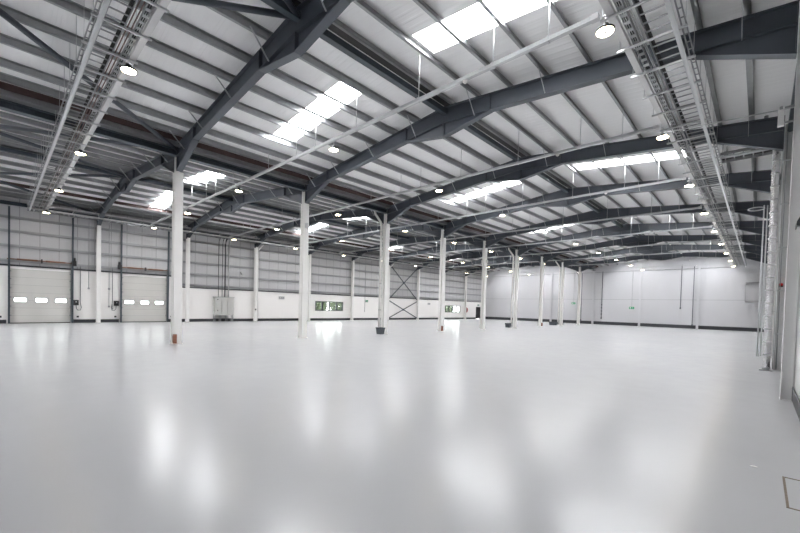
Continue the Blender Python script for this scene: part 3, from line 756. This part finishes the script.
sign(XW_L + .01, 31.6, 2.35, 'L', .50, .32, 'small exit sign with a pole hanging below, past the wide window', rod=[(XW_L + .05, 31.3, 1.0), (XW_L + .05, 31.3, 6.9)])
sign(XW_L + .01, 43.9, 2.3, 'L', .55, .30, 'small exit sign on the white wall past the cross bracing', mt='girt')
sign(XW_L + .01, 57.5, 2.38, 'L', .6, .28, 'small exit sign directly above the black corner door')
sign(-12.7, YF - .04, 2.42, 'F', .75, .42, 'small exit sign on the far wall hanging from a thin conduit', rod=[(-12.7, YF - .04, 2.6), (-12.7, YF - .04, 7.4)])
sign(-20.3, YF - .04, 2.95, 'F', .7, .38, 'small exit sign on the far wall seen between the rear columns', rod=[(-20.3, YF - .04, 3.1), (-20.3, YF - .04, 7.6)])
o = thing('hose_reel', (XW_L + .15, 53.6, 1.5), 'round red hose reel on the white wall beside the far window', 'hose reel')
MB().tube([(XW_L + .03, 53.6, 1.5), (XW_L + .20, 53.6, 1.5)], .42, 24).build('drum', M['redp'], o)
MB().tube([(XW_L + .20, 53.6, 1.5), (XW_L + .23, 53.6, 1.5)], .14, 16).build('hub', M['dark'], o)
one('camera_dome', MB().box(XW_L, XW_L + .2, 15.7, 15.9, 4.5, 4.6).lathe([(.1, 0), (.09, -.06), (.03, -.11)], (XW_L + .14, 15.8, 4.5), 12), M['pale'], 'small pale device on the cladding to the side of the cabinet cables', 'sensor')
one('call_point', MB().box(XW_L + .46, XW_L + .49, FY(3) - .1, FY(3) + .02, 1.05, 1.2).box(XW_L + .49, XW_L + .50, FY(3) - .07, FY(3) - .01, 1.09, 1.16), M['black'], 'small dark call point on the third wall column', 'call point')
for x, z0, z1, lb in ((-16.45, .9, 7.5, 'long dotted conduit on the far wall near the column row'), (-7.35, 2.5, 7.95, 'conduit on the far wall stopping halfway down'), (-6.1, .45, 7.7, 'conduit on the far wall beside the post nearest the duct corner'), (-19.2, .5, 7.4, 'conduit on the far wall between the rear columns')):
    m = MB().tube([(x, YF - .05, z0), (x, YF - .05, z1)], .035, 6)
    m.box(x - .07, x + .07, YF - .09, YF - .01, z0 - .1, z0 + .1)
    if x == -16.45:
        for q in range(4): m.box(x - .07, x + .07, YF - .09, YF - .01, z0 + .5 + q * .45, z0 + .62 + q * .45)
    one('conduit', m, M['steel'], lb, 'conduit', 'vertical conduits on the far wall')
one('conduit', MB().tube([(-34, YF - .07, 7.35), (-1.9, YF - .07, 7.42)], .03, 6), M['galv'], 'long horizontal conduit near the top of the far wall', 'conduit')
o = thing('pipe_bracket', (-.7, YF - .3, 3.4), 'two dark brackets joined by a thin upright on the far wall by the duct corner', 'bracket')
MB().box(-1.35, -.1, YF - .5, YF - .02, 5.50, 5.60).build('upper_bracket', M['girt'], o)
MB().box(-1.35, -.1, YF - .5, YF - .02, 3.32, 3.42).build('lower_bracket', M['girt'], o)
MB().box(-1.35, -1.32, YF - .1, YF - .02, 3.42, 5.50).build('upright', M['girt'], o)

# ------------------------------------------------------------------ outside
struct('ground', MB().box(-120, XW_L - .25, -60, 120, -.4, -.2), M['yard'], label='pale concrete yard outside the windows')
def tree(x, y, h, lb, seed):
    rnd = random.Random(seed)
    o = thing('yard_tree', (x, y, -.2), lb, 'tree', 'trees outside the windows')
    MB().tube([(x, y, -.2), (x + .1, y, h * .25), (x, y + .1, h * .5)], [.16, .12, .07], 8).build('trunk', M['bark'], o)
    m = MB()
    for _ in range(1400):
        u, v, w = rnd.gauss(0, 1), rnd.gauss(0, 1), rnd.gauss(0, 1); n = math.sqrt(u * u + v * v + w * w)
        rad = (.55 + .45 * rnd.random())
        c = Vector((x + u / n * h * .34 * rad, y + v / n * h * .36 * rad, h * .48 + w / n * h * .42 * rad))
        a = Vector((rnd.uniform(-1, 1), rnd.uniform(-1, 1), rnd.uniform(-1, 1))).normalized() * .17
        b2 = a.cross(Vector((rnd.uniform(-1, 1), rnd.uniform(-1, 1), rnd.uniform(-1, 1)))).normalized() * .12
        m.add([c - a, c + b2, c + a, c - b2], [(0, 1, 2, 3)])
    m.build('crown', M['leaf'], o)
for q, (x, y, h) in enumerate(((-50, 34.5, 3.4), (-52, 39.5, 3.8), (-50, 66, 3.2), (-52, 71, 3.8))):
    tree(x, y, h, 'leafy green tree outside the %s, %s one' % (('wide window', 'first') if q == 0 else ('wide window', 'farther') if q == 1 else ('far window', 'first') if q == 2 else ('far window', 'farther')), q)

# ------------------------------------------------------------------ sky
w = bpy.data.worlds.new('sky'); SC.world = w; w.use_nodes = True
nt = w.node_tree; nt.nodes.clear()
ow = nt.nodes.new('ShaderNodeOutputWorld'); bg = nt.nodes.new('ShaderNodeBackground')
bg.inputs['Color'].default_value = (1.0, .985, .965, 1); bg.inputs['Strength'].default_value = 15.0
nt.links.new(bg.outputs[0], ow.inputs[0])

# ------------------------------------------------------------------ camera
yaw, pit, rol = .75778, -.0242, .02641
fw = Vector((-math.sin(yaw) * math.cos(pit), math.cos(yaw) * math.cos(pit), math.sin(pit)))
rt = Vector((math.cos(yaw), math.sin(yaw), 0)); upv = rt.cross(fw)
r2 = rt * math.cos(rol) + upv * math.sin(rol); u2 = -rt * math.sin(rol) + upv * math.cos(rol)
cam = bpy.data.cameras.new('camera'); co = bpy.data.objects.new('camera', cam); COL.objects.link(co)
mw = Matrix((r2, u2, -fw)).transposed().to_4x4(); mw.translation = (0, 0, EYE); co.matrix_world = mw
cam.sensor_width = 36; cam.sensor_fit = 'HORIZONTAL'; cam.lens = 380.62 * 36 / 800
cam.shift_y = (315.78 - 266.5) / 800; cam.clip_start = .05; cam.clip_end = 500
SC.camera = co

vs = SC.view_settings; vs.view_transform = 'Standard'; vs.look = 'None'; vs.gamma = 1; vs.use_curve_mapping = False; vs.exposure = 1.42
cy = SC.cycles
cy.use_denoising = True; cy.max_bounces = 10; cy.diffuse_bounces = 6; cy.glossy_bounces = 4; cy.transparent_max_bounces = 12
cy.transmission_bounces = 6; cy.caustics_reflective = False; cy.caustics_refractive = False; cy.sample_clamp_indirect = 6
